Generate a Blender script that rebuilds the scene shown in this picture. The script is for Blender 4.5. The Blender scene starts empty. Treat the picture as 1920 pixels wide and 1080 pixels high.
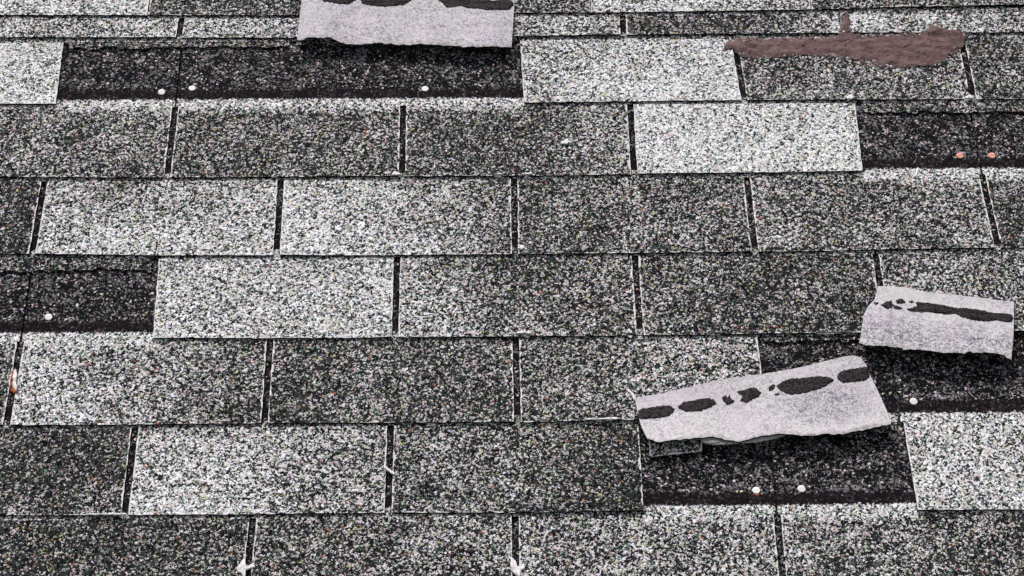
import bpy, math, random
import numpy as np
from mathutils import Matrix, Vector, noise

random.seed(7)
S = bpy.context.scene
C = S.collection
R = math.radians

# ------------------------------------------------------------------ camera, sky, sun, exposure
PITCH = R(22)                                   # slope of the roof
M = Matrix.Translation((0, 0, 3.0)) @ Matrix.Rotation(PITCH, 4, 'X')     # roof frame (u right, v up the slope, w out of it) -> world
FPX, RX, RY, RZ, CH = 4137.4, 0.6353, -0.0059, -0.0126, 2.2264           # lens and pose of the camera in the roof frame
CR = Matrix.Rotation(RZ, 4, 'Z') @ Matrix.Rotation(RY, 4, 'Y') @ Matrix.Rotation(RX, 4, 'X')
cam = bpy.data.cameras.new('camera')
cam.sensor_width = 36
cam.lens = 36 * FPX / 1920
cam.clip_start = 0.05
cam.clip_end = 500
co = bpy.data.objects.new('camera', cam)
C.objects.link(co)
co.matrix_world = M @ Matrix.Translation((0, 0, CH)) @ CR
S.camera = co

SUN_EL, SUN_AZ = R(58), R(-25)                  # azimuth from +Y, negative = to the left
w = bpy.data.worlds.new('World')
S.world = w
w.use_nodes = True
nt = w.node_tree
bg = nt.nodes['Background']
sky = nt.nodes.new('ShaderNodeTexSky')
sky.sky_type = 'NISHITA'
sky.sun_disc = False
sky.sun_elevation = SUN_EL
sky.sun_rotation = SUN_AZ
sky.dust_density = 3.0
sky.ozone_density = 0.6
hs = nt.nodes.new('ShaderNodeHueSaturation')   # thin white overcast: the sky's blue is washed out
hs.inputs['Saturation'].default_value = 0.25
nt.links.new(sky.outputs[0], hs.inputs['Color'])
nt.links.new(hs.outputs[0], bg.inputs[0])
bg.inputs[1].default_value = 0.09
sun = bpy.data.lights.new('sun', 'SUN')
sun.energy = 2.0
sun.angle = R(10)
sun.color = (1.0, 0.96, 0.93)
so = bpy.data.objects.new('sun', sun)
C.objects.link(so)
sd = Vector((math.sin(SUN_AZ) * math.cos(SUN_EL), math.cos(SUN_AZ) * math.cos(SUN_EL), math.sin(SUN_EL)))
so.rotation_euler = sd.to_track_quat('Z', 'Y').to_euler()
so.location = (0, 0, 20)
S.view_settings.view_transform = 'Standard'
S.view_settings.look = 'None'
S.view_settings.gamma = 1
S.view_settings.exposure = 0.62
S.render.engine = 'CYCLES'
S.render.resolution_x = 1024
S.render.resolution_y = 576


def P(x, y, h=0.0):
    """roof coordinates (u, v) of the surface point of height h seen at photo pixel x, y (1920 x 1080)"""
    d = CR.to_3x3() @ Vector((x - 960, 540 - y, -FPX))
    t = (h - CH) / d.z
    return (d.x * t, d.y * t)


# ------------------------------------------------------------------ node helpers
class NT:
    def __init__(self, name):
        self.m = bpy.data.materials.new(name)
        self.m.use_nodes = True
        self.t = self.m.node_tree
        self.b = self.t.nodes['Principled BSDF']
        self.b.inputs['Roughness'].default_value = 0.9
        self.b.inputs['Specular IOR Level'].default_value = 0.04

    def n(self, typ, **k):
        o = self.t.nodes.new(typ)
        for a, v in k.items():
            setattr(o, a, v)
        return o

    def put(self, v, sock):
        if isinstance(v, bpy.types.NodeSocket):
            self.t.links.new(v, sock)
        else:
            sock.default_value = v

    def math(self, op, a, b=0.0, c=0.0, clamp=False):
        o = self.n('ShaderNodeMath', operation=op, use_clamp=clamp)
        self.put(a, o.inputs[0]); self.put(b, o.inputs[1]); self.put(c, o.inputs[2])
        return o.outputs[0]

    def ss(self, v, lo, hi, a=0.0, b=1.0):
        o = self.n('ShaderNodeMapRange', interpolation_type='SMOOTHSTEP')
        self.put(v, o.inputs[0])
        for i, q in enumerate((lo, hi, a, b)):
            self.put(q, o.inputs[i + 1])
        return o.outputs[0]

    def lin(self, v, lo, hi, a=0.0, b=1.0):
        o = self.n('ShaderNodeMapRange')
        self.put(v, o.inputs[0])
        for i, q in enumerate((lo, hi, a, b)):
            self.put(q, o.inputs[i + 1])
        return o.outputs[0]

    def mix(self, f, a, b, blend='MIX'):
        o = self.n('ShaderNodeMix', data_type='RGBA', blend_type=blend)
        self.put(f, o.inputs[0])
        for s_, v in ((o.inputs[6], a), (o.inputs[7], b)):
            if isinstance(v, (int, float)):
                v = (v, v, v)
            if isinstance(v, tuple) and len(v) == 3:
                v = (*v, 1)
            self.put(v, s_)
        return o.outputs[2]

    def grey(self, v):
        o = self.n('ShaderNodeCombineColor')
        for i in range(3):
            self.put(v, o.inputs[i])
        return o.outputs[0]

    def attr(self, name, out='Fac'):
        return self.n('ShaderNodeAttribute', attribute_name=name).outputs[out]

    def noise(self, vec, scale, detail=2.0, rough=0.5, dist=0.0, off=None):
        if off:
            a = self.n('ShaderNodeVectorMath', operation='ADD')
            self.put(vec, a.inputs[0]); a.inputs[1].default_value = off
            vec = a.outputs[0]
        o = self.n('ShaderNodeTexNoise')
        self.put(vec, o.inputs['Vector'])
        o.inputs['Scale'].default_value = scale
        o.inputs['Detail'].default_value = detail
        o.inputs['Roughness'].default_value = rough
        o.inputs['Distortion'].default_value = dist
        return o.outputs['Fac']

    def cells(self, vec, scale, rnd=1.0):
        o = self.n('ShaderNodeTexVoronoi', feature='F1')
        self.put(vec, o.inputs['Vector'])
        o.inputs['Scale'].default_value = scale
        o.inputs['Randomness'].default_value = rnd
        sp = self.n('ShaderNodeSeparateColor')
        self.put(o.outputs['Color'], sp.inputs[0])
        return sp.outputs[0], sp.outputs[1], sp.outputs[2], o.outputs['Distance'], o.outputs['Color']

    def bump(self, h, strength=0.5, dist=0.001):
        o = self.n('ShaderNodeBump')
        o.inputs['Strength'].default_value = strength
        o.inputs['Distance'].default_value = dist
        self.put(h, o.inputs['Height'])
        self.t.links.new(o.outputs[0], self.b.inputs['Normal'])

    def base(self, c):
        self.put(c, self.b.inputs['Base Color'])


def granule_core(g, vec, tone, darkf):
    """mineral granules: tone 0..1 is the share of pale grains, darkf 0..1 the unexposed dark blend"""
    warp = g.n('ShaderNodeTexNoise')
    g.put(vec, warp.inputs['Vector'])
    warp.inputs['Scale'].default_value = 420
    warp.inputs['Detail'].default_value = 0
    ws = g.n('ShaderNodeVectorMath', operation='MULTIPLY_ADD')
    g.put(warp.outputs['Color'], ws.inputs[0])
    ws.inputs[1].default_value = (0.0024, 0.0024, 0.0024)
    g.put(vec, ws.inputs[2])
    wv = ws.outputs[0]
    r1, r2, r3, dist, colr = g.cells(wv, 395)
    fine = g.noise(vec, 380, 1.0, 0.5, 1.4)
    f2 = g.lin(fine, 0.28, 0.72, 0, 1)
    v = g.math('ADD', g.math('MULTIPLY', r1, 0.48), g.math('MULTIPLY', f2, 0.52))
    th = g.lin(tone, 0, 1, 0.84, 0.36)
    k = g.ss(g.math('SUBTRACT', v, th), -0.05, 0.06)
    # grain colours
    lo = g.mix(g.math('POWER', r2, 2.0), (0.005, 0.005, 0.006), (0.050, 0.051, 0.049))
    hi = g.mix(r3, (0.42, 0.435, 0.44), (0.91, 0.92, 0.95))
    hi = g.mix(g.lin(tone, 0.3, 0.8, 0.50, 0.0), hi, (0.255, 0.275, 0.25))
    col = g.mix(k, lo, hi)
    # odd coloured grains
    hue = g.n('ShaderNodeHueSaturation')
    hue.inputs['Saturation'].default_value = 1.1
    g.put(colr, hue.inputs['Color'])
    t1 = g.mix(0.16, col, hue.outputs[0], 'OVERLAY')
    rare = g.ss(r2, 0.975, 0.985)
    t1 = g.mix(g.math('MULTIPLY', rare, 0.55), t1, g.mix(g.ss(r3, 0.62, 0.66), g.mix(g.ss(r1, 0.45, 0.55), (0.50, 0.17, 0.11), (0.55, 0.48, 0.20)), (0.25, 0.42, 0.34)))
    # unexposed headlap grains: near black, purplish, with a few pale ones
    cl = g.noise(vec, 45, 3, 0.6, off=(6, 1, 0))
    kd = g.ss(g.math('ADD', v, g.math('MULTIPLY', g.math('SUBTRACT', cl, 0.5), 0.7)), 0.54, 0.80)
    dk = g.mix(kd, (0.006, 0.006, 0.007), (0.215, 0.215, 0.225))
    pale_k = g.math('MULTIPLY', g.ss(r1, 0.92, 0.96), g.ss(f2, 0.40, 0.70))
    dk = g.mix(pale_k, dk, g.mix(0.25, (0.62, 0.66, 0.64), colr))
    dk = g.mix(0.10, dk, hue.outputs[0], 'OVERLAY')
    return g.mix(darkf, t1, dk), v, dist


def mat_granule():
    g = NT('granules')
    vec = g.attr('ruv', 'Vector')
    tone = g.attr('tone')
    big = g.noise(vec, 16, 3, 0.6)
    mid = g.noise(vec, 70, 2, 0.6, off=(3, 1, 0))
    tone = g.math('ADD', tone, g.math('MULTIPLY', g.math('SUBTRACT', big, 0.5), 0.55))
    tone = g.math('ADD', tone, g.math('MULTIPLY', g.math('SUBTRACT', mid, 0.5), 0.45), clamp=True)
    wide_ = g.noise(vec, 4.5, 3, 0.55, off=(11, 4, 0))
    tone = g.math('ADD', tone, g.math('MULTIPLY', g.math('SUBTRACT', wide_, 0.5), 0.35), clamp=True)
    s = g.attr('srel')
    jit = g.math('MULTIPLY', g.math('SUBTRACT', g.noise(vec, 260, 3, 0.7, off=(5, 5, 0)), 0.5), 0.013)
    s = g.math('ADD', s, jit)
    band = g.attr('band')
    # pale never-weathered band next to the line of the missing tab
    bf = g.math('MULTIPLY', g.ss(s, -0.022, 0.000), band)
    tone = g.mix(g.math('MULTIPLY', bf, 0.9), g.grey(tone), 0.86)
    darkf = g.ss(s, 0.0075, 0.0095)
    col, v, dist = granule_core(g, vec, tone, darkf)
    # the strips under the slots hold hardly any grains
    col = g.mix(g.math('MULTIPLY', g.math('MULTIPLY', darkf, g.ss(band, 0.9, 0.4)), g.ss(v, 0.76, 0.64, 0.15, 0.88)), col, (0.006, 0.006, 0.006))
    # strip of factory asphalt (sealant) just above the band
    n3 = g.noise(vec, 200, 3, 0.6, off=(9, 2, 0))
    seal = g.math('MULTIPLY', g.ss(s, 0.009, 0.011), g.ss(s, 0.030, 0.022))
    seal = g.math('MULTIPLY', seal, g.ss(g.math('ADD', n3, g.math('MULTIPLY', big, 0.4)), 0.96, 0.80))
    col = g.mix(g.math('MULTIPLY', seal, 0.88), col, (0.009, 0.006, 0.008))
    # purple-brown staining of the old grains
    st = g.ss(g.noise(vec, 9, 4, 0.65, off=(1, 7, 0)), 0.56, 0.74)
    col = g.mix(g.math('MULTIPLY', st, 0.22), col, g.mix(1.0, col, (0.60, 0.52, 0.58), 'MULTIPLY'))
    # grains lost along the cut edges: bare pale fibre mat
    e = g.attr('edge')
    wn = g.noise(vec, 90, 3, 0.65, off=(4, 4, 0))
    wide = g.lin(wn, 0.35, 0.75, -0.0008, 0.0040)
    bare = g.ss(g.math('SUBTRACT', e, wide), 0.0006, -0.0002)
    bare = g.math('MULTIPLY', bare, g.attr('wear'))
    col = g.mix(bare, col, g.mix(n3, (0.50, 0.48, 0.47), (0.85, 0.83, 0.83)))
    g.base(col)
    h = g.math('ADD', g.math('MULTIPLY', v, 0.7), g.math('MULTIPLY', dist, -1.0))
    g.bump(h, 0.55, 0.0012)
    return g.m


def mat_edge():
    g = NT('shingle_edge')
    tc = g.attr('ruv', 'Vector')
    n = g.noise(tc, 55, 3, 0.6)
    k = g.ss(n, 0.55, 0.64)
    g.base(g.mix(k, (0.008, 0.007, 0.007), (0.24, 0.23, 0.23)))
    return g.m


def mat_mat(name, c1, c2, spots=0.6):
    """bare underside of a shingle: talc dusted fibre mat"""
    g = NT(name)
    vec = g.attr('ruv', 'Vector')
    a = g.noise(vec, 250, 2, 0.6, 1.4)
    b = g.noise(vec, 22, 3, 0.6, off=(2, 2, 0))
    k = g.ss(a, 0.34, 0.56)
    patch = g.ss(b, 0.30, 0.62, 0.25, 1.0)
    k2 = g.mix(g.math('MULTIPLY', patch, spots), 1.0, g.grey(k))
    col = g.mix(k2, c1, c2)
    fine = g.noise(vec, 600, 2, 0.6)
    col = g.mix(g.ss(fine, 0.35, 0.7, 0.35, 0.0), col, c1)
    so_ = g.attr('mottle')  # greyer, more mottled mat where the flap's mask is high
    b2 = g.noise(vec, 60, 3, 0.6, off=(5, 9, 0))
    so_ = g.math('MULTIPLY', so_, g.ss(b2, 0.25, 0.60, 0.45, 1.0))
    mottle_col = g.mix(g.ss(a, 0.40, 0.60), (0.13, 0.12, 0.145), (0.50, 0.475, 0.50))
    col = g.mix(so_, col, mottle_col)
    # lilac and cream areas
    h = g.noise(vec, 14, 2, 0.5, off=(8, 3, 0))
    col = g.mix(g.ss(h, 0.45, 0.7, 0, 0.5), col, g.mix(1.0, col, (0.96, 0.89, 1.0), 'MULTIPLY'))
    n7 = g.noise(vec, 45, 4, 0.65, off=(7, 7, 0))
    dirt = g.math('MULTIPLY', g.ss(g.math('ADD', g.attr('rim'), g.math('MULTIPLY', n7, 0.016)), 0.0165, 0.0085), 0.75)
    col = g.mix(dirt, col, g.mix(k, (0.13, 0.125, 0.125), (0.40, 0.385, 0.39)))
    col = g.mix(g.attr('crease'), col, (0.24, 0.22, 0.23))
    g.base(col)
    g.bump(g.math('ADD', a, g.math('MULTIPLY', b, 2.0)), 0.35, 0.0008)
    return g.m


def mat_simple(name, c1, c2, scale=150, bump=0.4, rough=0.85, lo=0.35, hi=0.65):
    g = NT(name)
    vec = g.n('ShaderNodeTexCoord').outputs['Object']
    n = g.noise(vec, scale, 4, 0.6, 0.5)
    g.base(g.mix(g.ss(n, lo, hi), c1, c2))
    g.b.inputs['Roughness'].default_value = rough
    g.bump(n, bump, 0.001)
    return g.m


def mat_cement():
    g = NT('roofing_cement')
    vec = g.attr('ruv', 'Vector')
    mp = g.n('ShaderNodeMapping')
    g.put(vec, mp.inputs[0])
    mp.inputs['Scale'].default_value = (0.62, 1.0, 1.0)
    mp.inputs['Rotation'].default_value = (0, 0, R(14))
    a = g.noise(mp.outputs[0], 150, 5, 0.7, 1.2)
    b = g.noise(vec, 60, 3, 0.6)
    pit = g.ss(a, 0.41, 0.34)
    col = g.mix(g.ss(b, 0.3, 0.7), (0.125, 0.072, 0.072), (0.20, 0.130, 0.130))
    col = g.mix(g.ss(a, 0.45, 0.75, 0, 0.45), col, (0.27, 0.20, 0.20))
    col = g.mix(pit, col, (0.022, 0.012, 0.014))
    # thin at the rim, where grains show through
    e = g.attr('edge')
    n = g.noise(vec, 230, 3, 0.7, off=(3, 8, 0))
    thin = g.ss(g.math('SUBTRACT', n, g.math('MULTIPLY', e, 30)), 0.44, 0.50)
    core, v, d = granule_core(g, vec, 0.5, 0.0)
    col = g.mix(thin, col, core)
    g.base(col)
    g.b.inputs['Roughness'].default_value = 0.75
    g.bump(a, 1.0, 0.004)
    return g.m


def mat_roof():
    """roofing outside the modelled courses: same grains, printed in courses"""
    g = NT('roofing')
    vec = g.attr('ruv', 'Vector')
    br = g.n('ShaderNodeTexBrick')
    g.put(vec, br.inputs['Vector'])
    br.inputs['Scale'].default_value = 1.0
    br.inputs['Brick Width'].default_value = 0.3048
    br.inputs['Row Height'].default_value = 0.1269
    br.inputs['Mortar Size'].default_value = 0.003
    br.inputs['Mortar Smooth'].default_value = 0.0
    br.inputs['Color1'].default_value = (0.3, 0.3, 0.3, 1)
    br.inputs['Color2'].default_value = (0.75, 0.75, 0.75, 1)
    br.inputs['Mortar'].default_value = (0, 0, 0, 1)
    sp = g.n('ShaderNodeSeparateColor')
    g.put(br.outputs[0], sp.inputs[0])
    col, v, d = granule_core(g, vec, sp.outputs[0], 0.0)
    col = g.mix(br.outputs[1], col, (0.02, 0.02, 0.02))
    g.base(col)
    g.bump(v, 0.5, 0.001)
    return g.m


MG, ME = mat_granule(), mat_edge()
MU = mat_mat('fibre_mat', (0.27, 0.255, 0.275), (0.66, 0.63, 0.645), 0.85)
MT = mat_mat('torn_mat', (0.06, 0.055, 0.058), (0.27, 0.25, 0.26), 1.0)
MS = mat_simple('asphalt_sealant', (0.006, 0.005, 0.006), (0.050, 0.040, 0.043), 330, 0.8, 0.55)
MC = mat_cement()
MB = mat_simple('torn_asphalt', (0.006, 0.005, 0.005), (0.045, 0.04, 0.04), 300, 0.8, 0.9)  # black torn edge, also painted in for the dark gap under the flap
MR = mat_roof()
MN = mat_simple('galvanized_nail', (0.60, 0.58, 0.56), (0.86, 0.84, 0.82), 300, 0.2, 0.45)
MNR = mat_simple('rusty_nail', (0.50, 0.16, 0.09), (0.80, 0.50, 0.42), 260, 0.3, 0.6)
MRUST = mat_simple('rust', (0.10, 0.03, 0.015), (0.42, 0.13, 0.06), 200, 0.3, 0.8)
MW = mat_simple('white_caulk', (0.55, 0.52, 0.52), (0.84, 0.81, 0.80), 200, 0.4, 0.6)
MFX = mat_simple('fibre_fluff', (0.60, 0.59, 0.59), (0.86, 0.84, 0.84), 400, 0.6, 0.9)


# ------------------------------------------------------------------ mesh helpers
def link(name, me, mats, parent=None, loc=None, origin=None):
    """mesh vertices are given in the roof frame; origin is the thing's base there"""
    o = bpy.data.objects.new(name, me)
    for m in mats:
        me.materials.append(m)
    C.objects.link(o)
    if parent is not None:
        o.parent = parent
    elif origin is not None:
        o.matrix_world = M @ Matrix.Translation(origin)
    return o


def tag(o, label=None, cat=None, group=None, kind=None):
    if label: o['label'] = label
    if cat: o['category'] = cat
    if group: o['group'] = group
    if kind: o['kind'] = kind
    return o


def empty(name, origin):
    o = bpy.data.objects.new(name, None)
    o.empty_display_size = 0.02
    C.objects.link(o)
    o.matrix_world = M @ Matrix.Translation(origin)
    return o


def sheet(name, pos, na, nb, attrs, thick, mats, origin, parent=None, keep=None):
    """pos: array (nb+1, na+1, 3) of the top surface in the roof frame, attrs: dict of arrays (nb+1, na+1)"""
    pos = np.asarray(pos, float)
    org = np.array(origin)
    n = (nb + 1) * (na + 1)
    top = pos.reshape(-1, 3)
    bot = top.copy(); bot[:, 2] -= thick
    ids = np.arange(n).reshape(nb + 1, na + 1)
    loop = list(ids[0, :]) + list(ids[1:, -1]) + list(ids[-1, -2::-1]) + list(ids[-2:0:-1, 0])
    L = len(loop)
    verts = np.vstack([top, bot, top[loop], bot[loop]]) - org
    f = []
    for j in range(nb):
        for i in range(na):
            a, b, c, d = ids[j, i], ids[j, i + 1], ids[j + 1, i + 1], ids[j + 1, i]
            f.append((a, b, c, d))
    nt_ = len(f)
    for j in range(nb):
        for i in range(na):
            a, b, c, d = ids[j, i], ids[j, i + 1], ids[j + 1, i + 1], ids[j + 1, i]
            f.append((n + d, n + c, n + b, n + a))
    for k in range(L):
        k2 = (k + 1) % L
        f.append((2 * n + k2, 2 * n + k, 2 * n + L + k, 2 * n + L + k2))
    me = bpy.data.meshes.new(name)
    me.from_pydata([tuple(v) for v in verts], [], [tuple(int(q) for q in t) for t in f])
    mi = np.ones(len(f), dtype=np.int32); mi[:nt_] = 0
    me.polygons.foreach_set('material_index', mi)
    sm = np.zeros(len(f), dtype=bool); sm[:nt_] = True
    me.polygons.foreach_set('use_smooth', sm)
    va = me.attributes.new('ruv', 'FLOAT_VECTOR', 'POINT')
    full = verts + org
    va.data.foreach_set('vector', full.astype(np.float32).ravel())
    for k, arr in attrs.items():
        arr = np.asarray(arr, float).reshape(-1)
        q = np.concatenate([arr, arr, arr[loop], arr[loop]]).astype(np.float32)
        at = me.attributes.new(k, 'FLOAT', 'POINT')
        at.data.foreach_set('value', q)
    me.update()
    return link(name, me, mats, parent, origin=origin)


def nz(u, v, sc, seed=0.0):
    return noise.noise(Vector((u * sc + seed, v * sc - seed * 1.7, seed * 0.37)))


# ------------------------------------------------------------------ courses
T = 0.3048                                      # tab width
EX = 0.1269                                     # exposure
TH = 0.0025                                     # thickness of a shingle
AL = (TH + 0.0003) / EX                         # fall of each course towards its upper end
FULL = 0.305
SLOT = 0.0042                                   # half width of a slot
VB = {k: 1.9502 - EX * (k - 2) for k in range(2, 10)}
VB[1] = P(900, 70)[1]
VB[0] = P(1000, 27)[1]
EXP = {k: (VB[k - 1] - VB[k]) for k in range(1, 10)}
EXP[0] = EX
WB = {9: 0.00165}                               # height of each course's butt edge
for k in range(8, -1, -1):
    WB[k] = max(0.00165, WB[k + 1] - AL * EXP[k + 1] + TH + 0.0003)


def surf(u, v):
    """height of the roofing surface"""
    for k in range(0, 10):
        if v >= VB[k]:
            return WB[k] - AL * (v - VB[k])
    return WB[9]


# measured slots: for each course a list of (index, u at the top, u at the butt)
def sl(xt, yt, xb, yb):
    a, b = P(xt, yt), P(xb, yb)
    return a, b


SLOTPX = {
    1: {-1: (341, 35, 338, 55), 1: (1167, 27, 1168, 48), 2: (1583, 28, 1588, 58)},
    2: {0: (124, 80, 112, 188), 2: (970, 75, 976, 185), 3: (1380, 95, 1394, 180), 4: (1806, 90, 1823, 177)},
    3: {0: (328, 205, 314.5, 325), 1: (756, 200, 754, 325), 2: (1182, 200, 1189, 325), 3: (1610, 197, 1621, 305)},
    4: {0: (82.5, 342, 62, 472), 1: (526, 342, 519, 470), 2: (964, 338, 965.5, 465), 3: (1401, 337, 1414, 462), 4: (1841, 325, 1870, 460)},
    5: {0: (291, 487, 282, 622), 1: (744.5, 482, 741, 622), 2: (1191, 487, 1199, 610), 3: (1642, 478, 1650, 535)},
    6: {0: (39, 637, 14, 788), 1: (506, 641, 497, 785), 2: (967, 637, 970, 788), 3: (1427, 634, 1433, 690)},
    7: {0: (253, 803, 235.5, 954), 1: (732.5, 799, 728, 950), 2: (1204, 800, 1212, 945), 3: (1688, 795, 1712, 945)},
    8: {1: (474, 972, 464, 1075), 2: (966, 967, 967, 1060), 3: (1458, 975, 1467, 1075)},
}
OFF = {0: P(280, 10)[0], 1: P(340, 45)[0] + T, 2: -0.5654, 3: -0.4132, 4: -0.5704, 5: -0.4171, 6: -0.5721, 7: -0.4195, 8: -0.5766, 9: -0.4195}
JOINT = {0: 0, 1: 1, 2: 2, 3: 0, 4: 1, 5: 0, 6: 0, 7: 0, 8: 3, 9: 1}      # slot index at which two strips meet


def slot_u(k, i, v):
    """u of slot i of course k at height v"""
    d = SLOTPX.get(k, {})
    if i in d:
        a, b = sl(*d[i])
        t = (v - b[1]) / (a[1] - b[1])
        t = max(-0.6, min(1.6, t))
        return b[0] + (a[0] - b[0]) * t
    return OFF[k] + i * T


# measured wobble of the butt lines
BUTT = {
    0: [(0, 31), (550, 32), (980, 27), (1160, 26), (1480, 22), (1740, 15), (1920, 12)],
    1: [(0, 71), (550, 72), (980, 69), (1160, 67), (1380, 64), (1800, 62), (1920, 62)],
    2: [(0, 196), (120, 196), (980, 194), (1270, 190), (1400, 189), (1580, 188), (1920, 186)],
    3: [(0, 333), (300, 334), (640, 332), (960, 331), (1260, 327), (1600, 322), (1920, 317)],
    4: [(0, 477), (300, 480), (640, 480), (960, 477.5), (1180, 475.5), (1500, 472), (1800, 466), (1920, 465)],
    5: [(0, 634), (290, 635), (640, 635), (740, 633.5), (960, 632), (1180, 630), (1420, 627), (1920, 621)],
    6: [(0, 798), (250, 797), (500, 795), (740, 793), (960, 793), (1180, 789), (1920, 780)],
    7: [(0, 967), (200, 967), (480, 965), (740, 962), (970, 962), (1140, 959), (1800, 957), (1920, 956)],
}
BUTTUV = {k: [P(x, y) for x, y in l] for k, l in BUTT.items()}


def butt_v(k, u):
    l = BUTTUV.get(k)
    if not l:
        return VB[k]
    if u <= l[0][0]: return l[0][1]
    for (a, va), (b, vb) in zip(l, l[1:]):
        if u <= b:
            return va + (vb - va) * (u - a) / (b - a)
    return l[-1][1]


# tone of each tab (share of pale grains): top left/mid/right, bottom left/mid/right
def t6(*a):
    return a if len(a) == 6 else (a * 6 if len(a) == 1 else a + a)


TONE = {
    0: {-1: t6(.82), 0: t6(.40), 1: t6(.45), 2: t6(.80, .80, .60), 3: t6(.50), 4: t6(.50), 5: t6(.5)},
    1: {-2: t6(.66), -1: t6(.66), 0: t6(.66), 1: t6(.36, .38, .75), 2: t6(.76, .70, .45), 3: t6(.45)},
    2: {-1: t6(.90), 0: t6(.4), 1: t6(.4), 2: t6(.66, .80, .88, .78, .86, .92), 3: t6(.46), 4: t6(.40)},
    3: {-1: t6(.45, .45, .42, .42, .42, .42), 0: t6(.40, .40, .42), 1: t6(.42, .40, .50), 2: t6(.80, .88, .90, .84, .90, .92), 3: t6(.4)},
    4: {-1: t6(.32), 0: t6(.56, .62, .64, .84, .84, .80), 1: t6(.78, .66, .52, .88, .76, .52), 2: t6(.42, .42, .42), 3: t6(.50), 4: t6(.30)},
    5: {-1: t6(.5), 0: t6(.70, .74, .76, .84, .84, .84), 1: t6(.64, .36, .42, .80, .56, .40), 2: t6(.36), 3: t6(.52)},
    6: {-1: t6(.40), 0: t6(.72, .60, .40, .84, .62, .42), 1: t6(.40), 2: t6(.50, .54, .58, .42, .50, .60), 3: t6(.3)},
    7: {-1: t6(.33), 0: t6(.66, .66, .52, .86, .80, .54), 1: t6(.42, .40, .32, .44, .40, .26), 2: t6(.4), 3: t6(.78, .80, .82)},
    8: {-1: t6(.3), 0: t6(.30, .26, .36, .26, .26, .30), 1: t6(.46, .52, .52, .34, .46, .50), 2: t6(.54, .60, .58, .54, .56, .56), 3: t6(.54, .46, .32, .50, .40, .30), 4: t6(.3)},
}
# tabs torn away: (course, tab index) -> depth of the stub left hanging from under the course above
MISSING = {(2, 0): 0.015, (2, 1): 0.012, (3, 3): 0.022, (3, 4): 0.020, (5, -1): 0.021, (5, -2): 0.02,
           (6, 3): 0.012, (7, 2): 0.018}
RAGGED = {}


def tonev(k, i, a, b):
    t = TONE.get(k, {}).get(i, t6(.5))
    def row(r):
        return r[0] + (r[1] - r[0]) * a * 2 if a < .5 else r[1] + (r[2] - r[1]) * (a - .5) * 2
    lo, up = row(t[3:]), row(t[:3])
    return lo + (up - lo) * b


def is_torn(k, u):
    """is the tab of course k gone at u"""
    for (kk, i) in MISSING:
        if kk == k and slot_u(k, i, VB[k]) - .004 <= u <= slot_u(k, i + 1, VB[k]) + .004:
            return True
    return False


def fine_axis(w_, step, ends=(0.0012, 0.003)):
    n_ = max(2, int(round((w_ - 2 * ends[-1]) / step)))
    mid = list(np.linspace(ends[-1], w_ - ends[-1], n_ + 1))
    return [0.0] + list(ends[:-1]) + mid + [w_ - e for e in reversed(ends[:-1])] + [w_]


def make_tab(k, i, strip, origin, name='tab'):
    v1 = VB[k] + EXP[k] - 0.0045                 # the tab joins the headlap here
    miss = MISSING.get((k, i))
    edge = [j == JOINT[k] or (j - JOINT[k]) % 3 == 0 for j in (i, i + 1)]
    hwl = SLOT; hwr = SLOT
    if k == 0:
        hwl = hwr = 0.0006
    us = fine_axis(T, 0.0045)
    A = [q / T for q in us]
    seed = k * 13.7 + i * 5.1
    depth = EXP[k]
    bs = fine_axis(depth, 0.0065) if not miss else list(np.linspace(0, miss + 0.006, 8))
    na, nb = len(A) - 1, len(bs) - 1
    pos = np.zeros((nb + 1, na + 1, 3))
    at = {q: np.zeros((nb + 1, na + 1)) for q in ('tone', 'srel', 'edge', 'band', 'wear')}
    lift = [random.uniform(-.0002, .0009) for _ in range(2)]
    rag = [0.006 * nz(a * T, seed, 60, seed) + 0.004 * nz(a * T, seed, 180, seed) for a in A]
    for jj, b in enumerate(bs):
        for ii, a in enumerate(A):
            ul, ur = slot_u(k, i, VB[k]) + hwl, slot_u(k, i + 1, VB[k]) - hwr
            u_ = ul + (ur - ul) * a
            vb = butt_v(k, u_)
            if miss:
                lo = v1 + 0.0045 - miss + rag[ii]
                v = lo + (v1 - lo) * (jj / nb)
                s = v - vb
            else:
                v = vb + (v1 - vb) * (b / depth)
                s = v - vb
            ul = slot_u(k, i, v) + hwl + 0.0008 * nz(v, seed, 160, 2) + 0.0004 * nz(v, seed, 500, 5)
            ur = slot_u(k, i + 1, v) - hwr + 0.0008 * nz(v, seed, 160, 7) + 0.0004 * nz(v, seed, 500, 9)
            u = ul + (ur - ul) * a
            if jj == 0:
                v += 0.0009 * nz(u, seed, 90, 3) + 0.0006 * nz(u, seed, 420, 8)
            f = max(0.0, 1 - s / EXP[k])
            h = WB[k] - AL * s + 0.0005 * nz(u, v, 18, seed) * f
            h += (lift[0] * (1 - a) ** 4 + lift[1] * a ** 4) * f * f + max(0, nz(u, seed, 6, seed)) * 0.0012 * f ** 2
            if miss:
                h += 0.0006 * (1 - jj / nb)
            if miss:
                h -= 0.0006
            pos[jj, ii] = (u, v, h)
            e = min(a * T, (1 - a) * T)
            eb = (v - vb) if not miss else 0.03
            at['tone'][jj, ii] = tonev(k, i, a, min(1, s / EXP[k])) if not miss else 0.42 - .10 * (1 - jj / nb)
            at['srel'][jj, ii] = v - (VB[k] + EXP[k])
            at['edge'][jj, ii] = min(e, eb + 0.0017)
            at['wear'][jj, ii] = 0.0 if miss else 1.0
            at['band'][jj, ii] = 1.0 if (not miss and is_torn(k - 1, u)) else 0.0
    return sheet(name, pos, na, nb, at, TH * (.7 if miss else 1), [MG, ME], origin, parent=strip)


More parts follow.
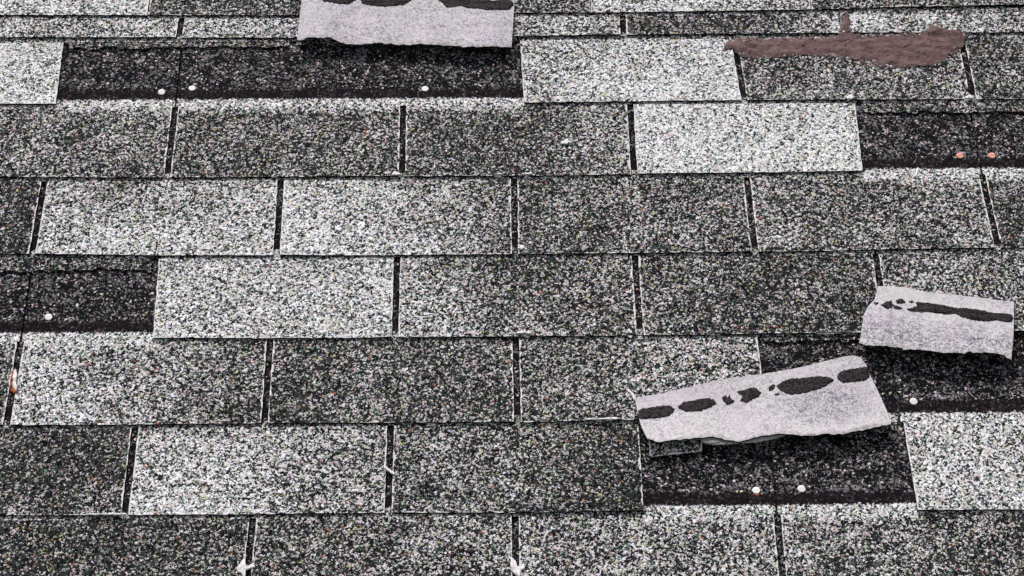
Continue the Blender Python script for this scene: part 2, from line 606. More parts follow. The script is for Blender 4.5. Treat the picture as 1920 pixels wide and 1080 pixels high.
def make_headlap(k, i0, i1, strip, origin):
    """upper, normally covered half of a strip from slot i0 to slot i1"""
    v0 = VB[k] + EXP[k] - 0.0045
    v1 = VB[k] + FULL
    ul, ur = slot_u(k, i0, v0) + 0.0012, slot_u(k, i1, v0) - 0.0012
    na = int((ur - ul) / 0.012)
    sv = [0, .002, .0045, .008, .012, .018, .026, .036] + list(np.arange(.05, v1 - v0 - .005, .014)) + [v1 - v0]
    nb = len(sv) - 1
    pos = np.zeros((nb + 1, na + 1, 3))
    at = {q: np.zeros((nb + 1, na + 1)) for q in ('tone', 'srel', 'edge', 'band', 'wear')}
    for jj, s_ in enumerate(sv):
        for ii in range(na + 1):
            a = ii / na
            if 0 < ii < na and ii in (1, na - 1):
                a = 0.0016 / (ur - ul) if ii == 1 else 1 - 0.0016 / (ur - ul)
            u = ul + (ur - ul) * a
            v = v0 + s_
            s = v - VB[k]
            h = WB[k] - AL * s - 0.00003
            if 0 < jj < nb:
                h += 0.0001 * nz(u, v, 30, k)
            pos[jj, ii] = (u, v, h)
            at['tone'][jj, ii] = .45
            at['srel'][jj, ii] = v - (VB[k] + EXP[k])
            at['edge'][jj, ii] = .05
            at['band'][jj, ii] = 1.0 if is_torn(k - 1, u) and 0 < ii < na else 0.25
    return sheet('headlap', pos, na, nb, at, TH * 0.95, [MG, ME], origin, parent=strip)


STRIPLABEL = {}
ROWS = {0: (-1, 4), 1: (-2, 3), 2: (-1, 4), 3: (-1, 3), 4: (-1, 4), 5: (-1, 3), 6: (-1, 3), 7: (-1, 3), 8: (-1, 4), 9: (-1, 4)}
exec_labels = {
    (0, -1): 'pale shingle strip in the top left corner, above the thinly exposed course',
    (0, 0): 'shingle strip along the top edge, behind the upturned tab with a black band',
    (0, 1): 'mottled shingle strip in the top right corner, above the brown cement stem',
    (1, -1): 'thinly exposed pale shingle strip left of the upturned tab at the top edge',
    (1, 0): 'thinly exposed shingle strip between the topmost upturned tab and the brown cement stem',
    (1, 1): 'thinly exposed shingle strip right of the brown cement stem at the upper right',
    (2, -1): 'shingle strip with a white tab at the upper left and two tabs torn away',
    (2, 0): 'shingle strip with a white tab and two dark tabs under the brown cement smear',
    (3, -1): 'grey shingle strip at the left edge, just below the upper left white tab',
    (3, 0): 'shingle strip of two dark tabs and one bright white tab, below the topmost gap',
    (3, 1): 'shingle strip at the right edge with its tabs torn off above orange nails',
    (4, -1): 'shingle strip at the left edge, dark tab then pale tab, above the one nail gap',
    (4, 0): 'shingle strip in the upper middle fading from a pale left tab to grey',
    (4, 1): 'dark shingle strip at the right edge below the two orange nail heads',
    (5, -1): 'shingle strip torn off at the left edge above a single white nail head',
    (5, 0): 'shingle strip across the centre, pale left tab, blotchy middle tab, dark right tab',
    (5, 1): 'grey shingle strip at the right edge behind the smaller upturned tab',
    (6, -1): 'dark shingle strip left of the slot that holds the rusty white scrap',
    (6, 0): 'shingle strip running from the rusty scrap to the askew upturned tab',
    (6, 1): 'shingle strip torn open below the smaller upturned tab at the right',
    (7, -1): 'dark greenish shingle strip at the lower left edge beside the big pale tab',
    (7, 0): 'shingle strip with a big pale tab at lower left and the two nail gap',
    (7, 1): 'pale shingle strip at the lower right edge, right of the two nail gap',
    (8, -1): 'shingle strip along the bottom edge, left and middle, with white caulk in its slots',
    (8, 0): 'shingle strip along the bottom edge at the right, below the two nail gap',
    (9, 0): 'shingle strip hidden below the bottom course, showing only as black grains in slots',
}
shingle_things = []
seen_ids = {}
for k in range(0, 10):
    lo, hi = ROWS[k]
    strips = {}
    for i in range(lo, hi + 1):
        strips.setdefault((i - JOINT[k]) // 3, []).append(i)
    for sidx in sorted(strips):
        tabs = strips[sidx]
        i0, i1 = tabs[0], tabs[-1] + 1
        org = ((OFF[k] + i0 * T), VB[k], WB[k] - TH)
        st = empty('shingle_strip', org)
        key = (k, sidx)
        seen_ids.setdefault(k, []).append(sidx)
        tag(st, 'strip', 'shingle', 'asphalt shingle strips laid in courses')
        st['key'] = f'{k},{sidx}'
        for i in tabs:
            make_tab(k, i, st, org, 'torn_tab' if (k, i) in MISSING else 'tab')
        make_headlap(k, i0, i1, st, org)
        shingle_things.append((k, sidx, st, tabs))
for k in range(0, 10):
    row = [x for x in shingle_things if x[0] == k]
    keys = sorted(q for q in exec_labels if q[0] == k)
    for x, q in zip(row, keys if len(keys) >= len(row) else keys + [keys[-1]] * 9):
        x[2]['label'] = exec_labels[q]
    print('course', k, 'strips', [(x[1], x[3]) for x in row], 'labels', len(keys))
for x in shingle_things:
    del x[2]['key']


# ------------------------------------------------------------------ roof deck, surrounding roofing and ground
def flat(name, quads, mats, kind):
    me = bpy.data.meshes.new(name)
    vs, fs = [], []
    for q in quads:
        b = len(vs); vs += q; fs.append((b, b + 1, b + 2, b + 3))
    me.from_pydata(vs, [], fs)
    va = me.attributes.new('ruv', 'FLOAT_VECTOR', 'POINT')
    va.data.foreach_set('vector', np.array(vs, np.float32).ravel())
    o = link(name, me, mats, origin=(0, 0, 0))
    o['kind'] = kind
    return o


def slab(u0, u1, v0, v1, z0, z1):
    a = [(u0, v0), (u1, v0), (u1, v1), (u0, v1)]
    b = [(x, y, z0) for x, y in a]; t = [(x, y, z1) for x, y in a]
    q = [t, b[::-1]]
    for i in range(4):
        j = (i + 1) % 4
        q.append([b[i], b[j], t[j], t[i]])
    return q


LOW, HIGH = -0.0105, 0.0
UL, UR = -0.875, 1.0
Q = slab(-5, 5, -1.2, 5, -0.10, LOW)
Q += slab(-5, 5, VB[0] + EX, 5, LOW + .0001, WB[0] + 0.002)
Q += slab(-5, 5, -1.2, VB[9] - .001, LOW + .0001, 0.0)
Q += slab(-5, -1.17, VB[9], VB[0] + EX - .001, LOW + .0001, 0.0)
Q += slab(1.32, 5, VB[9], VB[0] + EX - .001, LOW + .0001, 0.0)
flat('roof', Q, [MR], 'structure')

gm = mat_simple('lawn', (0.035, 0.06, 0.02), (0.07, 0.10, 0.035), 3, 0.3)
me = bpy.data.meshes.new('ground')
me.from_pydata([(-200, -200, 0), (200, -200, 0), (200, 200, 0), (-200, 200, 0)], [], [(0, 1, 2, 3)])
g_ = bpy.data.objects.new('ground', me); me.materials.append(gm); C.objects.link(g_); g_['kind'] = 'structure'


# ------------------------------------------------------------------ upturned tabs
def interp(pl, t):
    """point on a polyline at fraction t of its length"""
    d = [0.0]
    for p, q in zip(pl, pl[1:]):
        d.append(d[-1] + math.hypot(q[0] - p[0], q[1] - p[1]))
    x = t * d[-1]
    for i in range(len(pl) - 1):
        if x <= d[i + 1] or i == len(pl) - 2:
            f = (x - d[i]) / max(1e-9, d[i + 1] - d[i])
            return (pl[i][0] + (pl[i + 1][0] - pl[i][0]) * f, pl[i][1] + (pl[i + 1][1] - pl[i][1]) * f)


class Flap:
    def __init__(s, top, bottom, left, right, hb, ht, hfn, seed):
        """outlines in photo pixels; hb, ht: height of lower and upper edge above the roofing"""
        s.top, s.bottom, s.left, s.right = top, bottom, left, right
        s.hb, s.ht, s.hfn, s.seed = hb, ht, hfn, seed

    def px(s, a, b):
        B, Tt, L_, R_ = interp(s.bottom, a), interp(s.top, a), interp(s.left, b), interp(s.right, b)
        c00, c10, c01, c11 = s.bottom[0], s.bottom[-1], s.top[0], s.top[-1]
        r = []
        for q in (0, 1):
            r.append((1 - b) * B[q] + b * Tt[q] + (1 - a) * L_[q] + a * R_[q]
                     - ((1 - a) * (1 - b) * c00[q] + a * (1 - b) * c10[q] + (1 - a) * b * c01[q] + a * b * c11[q]))
        return r

    def h(s, a, b, x, y):
        u, v = P(x, y)
        return surf(u, v)

    def point(s, a, b):
        x, y = s.px(a, b)
        u, v = P(x, y, 0.005)
        base = WB[s.k - 1 if s.k > 0 else 0] + .0012
        low = WB[s.k] - AL * EXP[s.k]
        z = s.hb * (1 - b) ** 2.2 + s.ht
        z = z + base + s.hfn(a, b) + 0.0009 * nz(u, v, 22, s.seed) + 0.0004 * nz(u, v, 70, s.seed)
        u, v = P(x, y, z)
        return (u, v, z)

    def find(s, x, y):
        a = b = .5
        for _ in range(25):
            p0 = s.px(a, b); pa = s.px(a + 1e-3, b); pb = s.px(a, b + 1e-3)
            J = np.array([[pa[0] - p0[0], pb[0] - p0[0]], [pa[1] - p0[1], pb[1] - p0[1]]]) / 1e-3
            d = np.linalg.lstsq(J, np.array([x - p0[0], y - p0[1]]), rcond=None)[0]
            a = min(1, max(0, a + d[0] * .8)); b = min(1, max(0, b + d[1] * .8))
        return a, b


def add_jag(pl, amp, n, seed):
    """ragged polyline: resample and shake across the x direction"""
    out = []
    for i in range(n + 1):
        t = i / n
        x, y = interp(pl, t)
        if 0 < i < n:
            y += amp * noise.noise(Vector((x * .11, seed, 0))) + amp * .6 * noise.noise(Vector((x * .35, seed, 3)))
        out.append((x, y))
    return out


def blob_mesh(name, poly, zfn, thick, mat, parent, origin, px=True, jag=0.0):
    """a low lump of a given outline lying on a surface zfn(x, y) -> roof point"""
    cx = sum(p[0] for p in poly) / len(poly); cy = sum(p[1] for p in poly) / len(poly)
    # resample outline
    ring = poly + [poly[0]]
    n = max(16, int(sum(math.hypot(q[0] - p[0], q[1] - p[1]) for p, q in zip(ring, ring[1:])) / 1.8))
    pts = [interp(ring, i / n) for i in range(n)]
    if jag:
        jn = lambda x, y, q: jag * (noise.noise(Vector((x * .25, y * .25, q))) + .55 * noise.noise(Vector((x * .7, y * .7, q + 2))))
        pts = [(x + jn(x, y, 1), y + jn(x, y, 8)) for x, y in pts]
    levels = [(1.0, -0.25), (1.0, 0.45), (0.93, 0.85), (0.75, 1.0), (0.4, 1.0)]
    vs, fs = [], []
    for f, hh in levels:
        for (x, y) in pts:
            X, Y = cx + (x - cx) * f, cy + (y - cy) * f
            p = zfn(X, Y)
            bump = 1 + .35 * noise.noise(Vector((X * .15, Y * .15, 4))) if hh > .5 else 1
            vs.append((p[0], p[1], p[2] + thick * hh * bump))
    p = zfn(cx, cy)
    vs.append((p[0], p[1], p[2] + thick))
    for l in range(len(levels) - 1):
        for i in range(n):
            j = (i + 1) % n
            fs.append((l * n + i, (l + 1) * n + i, (l + 1) * n + j, l * n + j))
    l = len(levels) - 1
    for i in range(n):
        fs.append((l * n + i, len(vs) - 1, l * n + (i + 1) % n))
    fs.append(tuple(range(n)))
    me = bpy.data.meshes.new(name)
    org = np.array(origin)
    me.from_pydata([tuple(np.array(v) - org) for v in vs], [], fs)
    va = me.attributes.new('ruv', 'FLOAT_VECTOR', 'POINT')
    va.data.foreach_set('vector', np.array(vs, np.float32).ravel())
    me.update()
    import bmesh
    bm = bmesh.new(); bm.from_mesh(me); bmesh.ops.recalc_face_normals(bm, faces=bm.faces); bm.to_mesh(me); bm.free()
    for p_ in me.polygons:
        p_.use_smooth = True
    return link(name, me, [mat], parent, origin=origin if parent is None else None)


def flap(k, label, top, bottom, left, right, hb, ht, hfn, seals, seed, creases=(), under=(), chip=None, jag=2.5, sfn=lambda a, b: 0.0):
    F = Flap([tuple(p) for p in top], add_jag(bottom, jag, 90, seed), left, right, hb, ht, hfn, seed)
    F.top = add_jag(top, 1.2, 60, seed + 3)
    F.k = k
    p0 = F.point(.5, 0)
    org = (p0[0], p0[1], surf(p0[0], p0[1]))
    root = empty('upturned_tab', org)
    tag(root, label, 'torn shingle tab', 'torn shingle tabs flipped over to show their pale underside')
    na, nb = 130, 44
    pos = np.zeros((nb + 1, na + 1, 3)); cr = np.zeros((nb + 1, na + 1)); rim = np.zeros((nb + 1, na + 1)); mottle = np.zeros((nb + 1, na + 1))
    for j in range(nb + 1):
        for i in range(na + 1):
            a, b = i / na, (j / nb)
            pos[j, i] = F.point(a, b)
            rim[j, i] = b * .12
            mottle[j, i] = sfn(a, b)
            x, y = F.px(a, b)
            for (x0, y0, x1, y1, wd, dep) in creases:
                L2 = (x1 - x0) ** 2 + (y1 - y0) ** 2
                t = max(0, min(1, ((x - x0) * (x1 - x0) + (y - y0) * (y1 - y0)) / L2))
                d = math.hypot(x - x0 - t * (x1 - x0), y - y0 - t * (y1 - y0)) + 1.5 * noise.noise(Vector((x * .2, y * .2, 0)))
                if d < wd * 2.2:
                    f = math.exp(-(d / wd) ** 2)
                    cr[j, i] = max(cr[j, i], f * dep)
                    pos[j, i, 2] -= f * 0.0009
    sh = sheet('mat_sheet', pos, na, nb, {'crease': cr, 'rim': rim, 'mottle': mottle}, 0.0026, [MU, MB], org, parent=root)

    def zf(x, y):
        a, b = F.find(x, y)
        return F.point(a, b)
    for pl in seals:
        pl = [(x, max(y, min(p[1] for p in top) + 1)) for x, y in pl]
        blob_mesh('sealant_strip', pl, zf, 0.0011, MS, root, org, jag=2.2)
    for pl in under:
        def zu(x, y):
            u, v = P(x, y, .006)
            z = surf(u, v) + 0.004
            z = max(z, F.point(*F.find(x, y))[2] - .0042)
            return (*P(x, y, z), z)
        blob_mesh('torn_mat_layer', pl, zu, 0.0012, MT, root, org, jag=1.5)
    if chip:
        n_ = 26; m_ = 8
        pos = np.zeros((m_ + 1, n_ + 1, 3))
        at = {q: np.zeros((m_ + 1, n_ + 1)) for q in ('tone', 'srel', 'edge', 'band', 'wear')}
        (x0, y0), (x1, y1), (x2, y2), (x3, y3) = chip    # bottom left, bottom right, top right, top left
        for j in range(m_ + 1):
            for i in range(n_ + 1):
                a, b = i / n_, j / m_
                x = (x0 * (1 - a) + x1 * a) * (1 - b) + (x3 * (1 - a) + x2 * a) * b
                y = (y0 * (1 - a) + y1 * a) * (1 - b) + (y3 * (1 - a) + y2 * a) * b
                y += 1.5 * noise.noise(Vector((x * .15, 3, 2))) * (1 - b)
                u, v = P(x, y)
                z = surf(u, v - .0) + 0.006 + b * .003
                z = WB[k] + 0.0016 + .002 * b
                pos[j, i] = (*P(x, y, z), z)
                at['tone'][j, i] = .48
                at['srel'][j, i] = -.1
                at['edge'][j, i] = min(a * .07, (1 - a) * .07, b * .02 + .0004)
                at['wear'][j, i] = 1
        sheet('torn_corner', pos, n_, m_, at, 0.003, [MG, ME], org, parent=root)
    return root


flap(2, 'upturned pinkish shingle tab at the top edge, level above the dark torn out strip',
     top=[(567, -38), (700, -40), (850, -38), (966, -36)],
     bottom=[(557, 75), (566, 75), (578, 70), (591, 69.5), (606, 71), (622, 70), (637, 79), (655, 83), (677, 83), (712, 80.5), (740, 83), (762, 84), (794, 82), (835, 85), (875, 88), (916, 87), (940, 87), (959, 89)],
     left=[(557, 75), (561, 38), (566, 0), (567, -38)],
     right=[(959, 89), (962, 45), (965, 0), (966, -36)],
     hb=0.0075, ht=0.003, hfn=lambda a, b: 0.0022 * (1 - b) * math.sin(a * 9 + 1) + .001 * math.sin(a * 23) * (1 - b),
     seals=[[(600, -8), (603, 0), (612, 3), (625, 6), (640, 8), (655, 7.5), (664, 3), (668, -3), (660, -10), (630, -12)],
            [(672, -4), (680, 7), (700, 11), (720, 12.5), (740, 11), (755, 10), (765, 5), (772, 0), (770, -8), (740, -12), (700, -11)],
            [(815, -4), (829, 5), (833, 11), (838, 13), (842, 10), (848, 8), (855, 10), (865, 9), (872, 14), (900, 17), (925, 18.5), (955, 18.5), (962, 12), (963, 5), (957, 0), (945, 0), (930, 4), (915, 0), (890, -5), (850, -7)]],
     sfn=lambda a, b: .42 + .25 * math.exp(-((a - .2) / .12) ** 2) * (b < .3),
     seed=3.1, under=[[(625, 66), (650, 66), (690, 72), (704, 80), (690, 84), (665, 86), (648, 84), (632, 78)]])

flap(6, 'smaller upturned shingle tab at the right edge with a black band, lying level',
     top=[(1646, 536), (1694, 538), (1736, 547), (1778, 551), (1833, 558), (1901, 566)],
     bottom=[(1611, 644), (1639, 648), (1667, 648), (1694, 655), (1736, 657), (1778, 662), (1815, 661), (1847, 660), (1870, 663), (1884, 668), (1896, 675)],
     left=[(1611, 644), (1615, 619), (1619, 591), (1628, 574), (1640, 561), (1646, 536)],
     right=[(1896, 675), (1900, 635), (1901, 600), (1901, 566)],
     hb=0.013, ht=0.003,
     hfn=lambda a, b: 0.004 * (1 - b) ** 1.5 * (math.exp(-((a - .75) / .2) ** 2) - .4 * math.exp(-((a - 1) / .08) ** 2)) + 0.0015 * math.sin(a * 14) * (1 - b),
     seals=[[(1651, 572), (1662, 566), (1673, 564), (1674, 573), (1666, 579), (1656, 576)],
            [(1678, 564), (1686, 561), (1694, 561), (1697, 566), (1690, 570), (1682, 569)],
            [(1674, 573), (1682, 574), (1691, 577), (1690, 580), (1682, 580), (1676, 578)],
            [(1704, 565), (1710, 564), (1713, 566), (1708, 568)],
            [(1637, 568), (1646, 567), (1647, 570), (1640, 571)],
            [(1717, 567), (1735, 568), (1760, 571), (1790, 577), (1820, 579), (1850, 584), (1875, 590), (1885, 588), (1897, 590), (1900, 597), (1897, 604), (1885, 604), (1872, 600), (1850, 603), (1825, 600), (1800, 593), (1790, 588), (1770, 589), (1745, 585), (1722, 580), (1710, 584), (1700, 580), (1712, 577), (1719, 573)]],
     sfn=lambda a, b: max(0.0, min(1.0, .95 - 1.15 * max(0, b - .25) / .5)),  # greyer towards the lower edge
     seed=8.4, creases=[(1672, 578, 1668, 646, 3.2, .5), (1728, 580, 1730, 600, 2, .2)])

flap(7, 'long upturned shingle tab lying askew at the lower right with broken black patches',
     top=[(1190, 746), (1240, 738), (1287, 726), (1356, 711), (1432, 701), (1494, 690), (1562, 673), (1600, 666), (1614, 670), (1624, 683)],
     bottom=[(1214, 823), (1236, 828), (1280, 824), (1311, 821), (1339, 818), (1363, 826), (1390, 828), (1418, 819), (1459, 813), (1511, 816), (1569, 814), (1614, 807), (1655, 797), (1671, 795)],
     left=[(1214, 823), (1202, 799), (1195, 771), (1190, 746)],
     right=[(1671, 795), (1665, 775), (1648, 737), (1631, 702), (1624, 683)],
     hb=0.010, ht=0.0035,
     hfn=lambda a, b: 0.002 * math.sin(a * 11 + .5) * (1 - b) + .0028 * math.exp(-((a - .98) / .1) ** 2) * b,
     seals=[[(1196, 771), (1204, 766), (1221, 764), (1245, 760), (1256, 761), (1265, 767), (1261, 774), (1253, 780), (1231, 784), (1199, 786)],
            [(1270, 764), (1280, 755), (1299, 751), (1326, 746), (1338, 750), (1343, 757), (1333, 764), (1310, 771), (1285, 772)],
            [(1353, 747), (1359, 741), (1364, 746), (1369, 741), (1371, 748), (1378, 753), (1365, 760), (1357, 752)],
            [(1381, 734), (1397, 731), (1414, 726), (1427, 736), (1422, 744), (1399, 756), (1388, 752), (1391, 742)],
            [(1440, 728), (1447, 722), (1453, 721), (1451, 730), (1442, 734)],
            [(1452, 739), (1458, 737), (1461, 740), (1455, 742)],
            [(1456, 723), (1466, 716), (1480, 711), (1500, 709), (1528, 706), (1555, 707), (1564, 714), (1545, 726), (1511, 737), (1480, 740), (1463, 733)],
            [(1570, 703), (1576, 697), (1590, 693), (1624, 688), (1629, 695), (1631, 706), (1624, 713), (1600, 716), (1580, 718), (1569, 711)]],
     sfn=lambda a, b: .8 * math.exp(-((a - .76) / .17) ** 4) * math.exp(-((b - .42) / .24) ** 4) + .12,
     seed=5.5, creases=[(1421, 766, 1442, 812, 1.4, .55), (1655, 796, 1598, 806, 1.3, .6), (1598, 806, 1583, 814, 1.2, .5)],
     under=[[(1312, 812), (1340, 814), (1400, 815), (1455, 808), (1486, 808), (1470, 818), (1440, 826), (1415, 830), (1385, 832), (1350, 835), (1330, 834), (1314, 828)]],
     chip=((1219, 857), (1316, 846), (1317, 820), (1216, 822)))


# ------------------------------------------------------------------ brown roofing cement
def polygon_sheet(name, poly_px, step, hfn, mat, label, cat, jag=0.8):
    pts = []
    ring = poly_px + [poly_px[0]]
    per = sum(math.hypot(q[0] - p[0], q[1] - p[1]) for p, q in zip(ring, ring[1:]))
    n = int(per / 3)
    ring = [interp(ring, i / n) for i in range(n)]
    ring = [(x + jag * noise.noise(Vector((x * .4, y * .4, 1))), y + jag * 1.3 * noise.noise(Vector((x * .4, y * .4, 5)))) for x, y in ring]
    uv = [P(x, y, .004) for x, y in ring]
    import bmesh
    from mathutils.geometry import delaunay_2d_cdt
    us = [p[0] for p in uv]; vs_ = [p[1] for p in uv]
    inner = []
    a = np.array(uv)

    def inside(px_, py_):
        x1, y1 = a[:, 0], a[:, 1]; x2, y2 = np.roll(x1, -1), np.roll(y1, -1)
        c = ((y1 > py_) != (y2 > py_)) & (px_ < (x2 - x1) * (py_ - y1) / (y2 - y1 + 1e-12) + x1)
        return c.sum() % 2 == 1

    def dist(px_, py_):
        b = np.roll(a, -1, 0); d = b - a
        t = np.clip(((px_ - a[:, 0]) * d[:, 0] + (py_ - a[:, 1]) * d[:, 1]) / ((d ** 2).sum(1) + 1e-12), 0, 1)
        return np.sqrt(((a + d * t[:, None] - [px_, py_]) ** 2).sum(1)).min()
    u = min(us)
    while u < max(us):
        v = min(vs_)
        while v < max(vs_):
            q = (u + random.uniform(-.3, .3) * step, v + random.uniform(-.3, .3) * step)
            if inside(*q) and dist(*q) > step * .5:
                inner.append(q)
            v += step
        u += step
    allp = [Vector(p) for p in uv] + [Vector(p) for p in inner]
    ed = [(i, (i + 1) % len(uv)) for i in range(len(uv))]
    r = delaunay_2d_cdt(allp, ed, [list(range(len(uv)))], 1, 1e-7)
    V2, F2 = r[0], [tuple(f) for f in r[2]]
    D = [dist(p.x, p.y) for p in V2]
    top = [(p.x, p.y, hfn(p.x, p.y, d)) for p, d in zip(V2, D)]
    nn = len(top)
    bot = [(p[0], p[1], surf(p[0], p[1]) - .002) for p in top]
    fs = list(F2) + [tuple(nn + q for q in f[::-1]) for f in F2]
    cnt = {}
    for f in F2:
        for i in range(len(f)):
            e = (f[i], f[(i + 1) % len(f)]); cnt[e] = 1
    for (p, q) in list(cnt):
        if (q, p) not in cnt:
            fs.append((q, p, nn + p, nn + q))
    org = (sum(us) / len(us), min(vs_), surf(sum(us) / len(us), min(vs_)))
    me = bpy.data.meshes.new(name)
    allv = np.array(top + bot)
    me.from_pydata([tuple(v) for v in allv - np.array(org)], [], fs)
    va = me.attributes.new('ruv', 'FLOAT_VECTOR', 'POINT')
    va.data.foreach_set('vector', allv.astype(np.float32).ravel())
    ea = me.attributes.new('edge', 'FLOAT', 'POINT')
    ea.data.foreach_set('value', np.array(D + D, np.float32))
    for p in me.polygons:
        p.use_smooth = True
    o = link(name, me, [mat], origin=org)
    return tag(o, label, cat)


def cem_h(u, v, d):
    # drapes over the step of the course above
    vb = butt_v(1, u)
    hl = WB[2] - AL * (v - VB[2])
    hu = WB[1] - AL * (v - VB[1])
    t = min(1, max(0, (v - (vb - .006)) / .006))
    base = max(hl, hl + (hu - hl) * t) if v > vb - .006 else hl
    if v >= vb:
        base = hu
    th = 0.0004 + min(1, d / .008) * 0.0016
    return base + th + min(1, d / .004) * (0.0024 * nz(u * .8 + v * .3, v * 1.6, 90, 1) + 0.0016 * nz(u * .8 + v * .4, v * 1.5, 240, 2))


polygon_sheet('roofing_cement', [(1356, 91), (1358, 79), (1366, 72), (1381, 67), (1414, 66), (1473, 66), (1525, 64), (1572, 63), (1574, 45), (1576, 29), (1579, 23), (1592, 23), (1595, 35), (1597, 48), (1600, 61),
              (1659, 61), (1730, 60), (1738, 53), (1746, 42), (1756, 38), (1766, 44), (1778, 50), (1800, 54), (1815, 63), (1811, 74), (1806, 86), (1795, 88), (1797, 97), (1779, 101), (1782, 110), (1764, 112), (1756, 120), (1727, 124),
              (1689, 125), (1655, 126), (1627, 116), (1600, 109), (1577, 107), (1547, 102), (1503, 100), (1473, 104), (1436, 106), (1407, 109), (1392, 106), (1384, 97), (1375, 90)],
              0.0030, cem_h, MC, 'rough smear of reddish brown roofing cement along a course joint at the upper right', 'roofing cement', jag=3.4)


# ------------------------------------------------------------------ nails
def nail(x, y, k, mat, label, rust=False, r=0.0048):
    """course k carries the nail; head domed, shank in the roof"""
    u, v = P(x, y, .001)
    z = WB[k] - AL * (v - VB[k])
    u, v = P(x, y, z + .001)
    vs, fs = [], []
    prof = [(0.0014, -0.012), (0.0014, 0.0002), (r * .97, 0.0002), (r, 0.0006), (r * .93, 0.0009), (r * .6, 0.0010)]
    n = 20
    for rr, h in prof:
        for i in range(n):
            a = 2 * math.pi * i / n
            q = rr * (1 + .05 * noise.noise(Vector((math.cos(a) * 2 + x, math.sin(a) * 2, 0))))
            vs.append((q * math.cos(a), q * math.sin(a), h))
    vs.append((0, 0, .00105))
    for l in range(len(prof) - 1):
        for i in range(n):
            j = (i + 1) % n
            fs.append((l * n + i, l * n + j, (l + 1) * n + j, (l + 1) * n + i))
    l = len(prof) - 1
    for i in range(n):
        fs.append((l * n + i, l * n + (i + 1) % n, len(vs) - 1))
    me = bpy.data.meshes.new('nail')
    me.from_pydata(vs, [], fs)
    for p in me.polygons: p.use_smooth = True
    o = link('roofing_nail', me, [mat], origin=(u, v, z))
    o.matrix_world = o.matrix_world @ Matrix.Rotation(R(random.uniform(-5, 5)), 4, 'X') @ Matrix.Rotation(R(random.uniform(-5, 5)), 4, 'Y')
    tag(o, label, 'nail', 'roofing nails exposed where tabs are torn away')
    if rust:
        def zr(xx, yy):
            uu, vv = P(xx, yy)
            return (*P(xx, yy, z + .0002), z + .0002)
        rs = blob_mesh('rust_stain', [(x - 4, y + 5), (x + 5, y + 5), (x + 6, y + 8), (x + 1, y + 12), (x - 4, y + 9)], zr, .0004, MRUST, None, (u, v, z))
        rs.parent = o
        rs.matrix_parent_inverse = o.matrix_world.inverted()
    return o


nail(303, 172, 3, MN, 'white nail head left of the thin seam in the torn strip at upper left')
nail(360, 165, 3, MN, 'white nail head right of the thin seam in the torn strip at upper left')
nail(797, 166, 3, MN, 'single white nail head below the upturned tab at the top edge')
nail(1800, 291, 4, MNR, 'orange rusty nail head left of the seam at the upper right')
nail(1860, 291, 4, MNR, 'orange rusty nail head right of the seam at the upper right')
nail(91, 594, 6, MN, 'single white nail head in the torn out spot at the left edge')
nail(1713, 752, 7, MN, 'white nail head below the smaller upturned tab, right of the seam')
nail(1418, 919, 8, MN, 'white nail head with a rust streak, left of the seam below the long askew tab', rust=True)
nail(1503, 916, 8, MN, 'clean white nail head right of the seam below the long askew tab')


# ------------------------------------------------------------------ scraps and drips
def lump(name, poly, h, mat, label, cat, k=None, group=None, lift=0.0002, jag=1.0):
    cx = sum(p[0] for p in poly) / len(poly); cy = sum(p[1] for p in poly) / len(poly)
    u, v = P(cx, cy)
    z0 = surf(u, v)

    def zf(x, y):
        uu, vv = P(x, y, .001)
        z = surf(uu, vv) + lift
        return (*P(x, y, z), z)
    o = blob_mesh(name, poly, zf, h, mat, None, (u, v, z0), jag=jag)
    return tag(o, label, cat, group)


lump('caulk_drip', [(444, 1066), (449, 1059), (455, 1050), (460, 1047), (461, 1062), (470, 1060), (477, 1056), (478, 1064), (468, 1067), (461, 1070), (460, 1084), (455, 1082), (452, 1075), (445, 1073)], .0022, MW,
     'white caulk blob bridging the slot at the bottom edge, left of centre', 'caulk', group='white caulk blobs stuck at slots')
lump('caulk_drip', [(958, 1045), (966, 1051), (967, 1060), (972, 1065), (978, 1060), (983, 1058), (984, 1066), (977, 1071), (975, 1084), (968, 1080), (959, 1072), (957, 1060)], .0022, MW,
     'white U shaped caulk drip closing the slot at the bottom edge, centre', 'caulk', group='white caulk blobs stuck at slots')
lump('caulk_drip', [(720, 872), (725, 876), (733, 882), (739, 886), (740, 892), (733, 888), (724, 882), (720, 878)], .0018, MW,
     'small white diagonal caulk scrap across the slot right of the big pale tab', 'caulk', group='white caulk blobs stuck at slots')
lump('caulk_drip', [(1175, 730), (1179, 731), (1186, 737), (1191, 743), (1193, 751), (1189, 754), (1186, 746), (1181, 738), (1176, 734)], .0022, MW,
     'curled white scrap at the left corner of the long askew upturned tab', 'caulk', group='white caulk blobs stuck at slots')
FG = 'tufts of frayed mat fibre at tab corners'
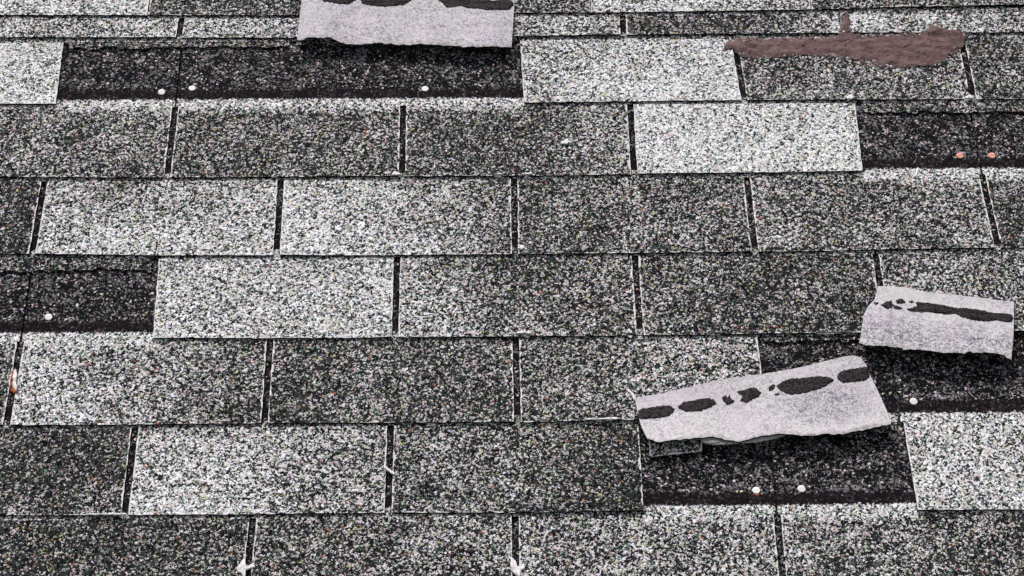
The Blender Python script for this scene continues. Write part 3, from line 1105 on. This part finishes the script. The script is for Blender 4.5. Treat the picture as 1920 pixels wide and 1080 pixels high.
for x, y, a, b, lab in ((984, 629, 12, 6, 'pale frayed fibre tuft at the slot top right of centre, below the blotchy tab'),
                        (1180, 628, 7, 6, 'pale frayed fibre tuft below the slot between the blotchy and the dark tab'),
                        (936, 331, 9, 3, 'pale fibre tuft on the course line left of the upper middle slot'),
                        (989, 330, 8, 5, 'pale fibre tuft on the course line right of the upper middle slot'),
                        (1593, 186, 7, 5, 'pale fibre tuft below the cement smeared tab, at the corner of the white tab'),
                        (1062, 268, 8, 4, 'pale chip lying on a dark tab in the upper middle'),
                        (742, 328, 7, 5, 'pale fibre tuft at the foot of the slot between two dark tabs'),
                        (82, 333, 6, 3, 'pale fibre tuft above the top of the slot at the left edge'),
                        (1817, 186, 9, 5, 'pale fibre tuft at the foot of the slot right of the cement smear'),
                        (976, 466, 6, 4, 'pale fibre tuft at the foot of the upper middle slot'),
                        (1135, 789, 30, 3.2, 'pale fray of fibre on the course line left of the long askew tab'),
                        (1560, 626, 34, 2.2, 'long pale fray on the course line just left of the smaller upturned tab'),
                        (1330, 628, 30, 1.8, 'long pale fray on the course line above the askew tab, below the dark tab'),
                        (205, 967, 34, 1.8, 'long pale fray on the lowest course line at the left, under the dark tab'),
                        (1577, 471, 6, 3, 'pale fibre tuft on the course line above the dark tab beside the smaller upturned tab')):
    n = 12 if a < 14 else 40
    y -= 2.2                                     # frays hang on the rim of the upper tab
    poly = [(x + a * math.cos(t) * (1 + .35 * math.sin(3 * t + x)), y + b * math.sin(t) * (1 + .35 * math.cos(2 * t + y))) for t in [2 * math.pi * i / n for i in range(n)]]
    lump('fibre_tuft', poly, .0013, MFX, lab, 'fibre tuft', group=FG, lift=.0014, jag=3 if a < 14 else 2.2)

# white scrap with a rusty edge in the slot at the left
sc = lump('plastic_scrap', [(27, 694), (31, 694), (33, 702), (31, 712), (31, 722), (33, 728), (31, 735), (27, 731), (24, 728), (24, 714), (25, 703)], .0030, MW,
          'upright white scrap with a rusty orange edge wedged in the slot at the left edge', 'scrap', lift=0.0)
u0, v0 = P(28, 714)
rz = blob_mesh('rusty_edge', [(26, 692), (28, 697), (25, 706), (23, 716), (23, 727), (30, 733), (33, 737), (26, 738), (19, 733), (19, 716), (22, 702)],
               lambda x, y: (*P(x, y, surf(*P(x, y))), surf(*P(x, y))), .0022, MRUST, None, (u0, v0, surf(u0, v0)))
rz.parent = sc
rz.matrix_parent_inverse = sc.matrix_world.inverted()
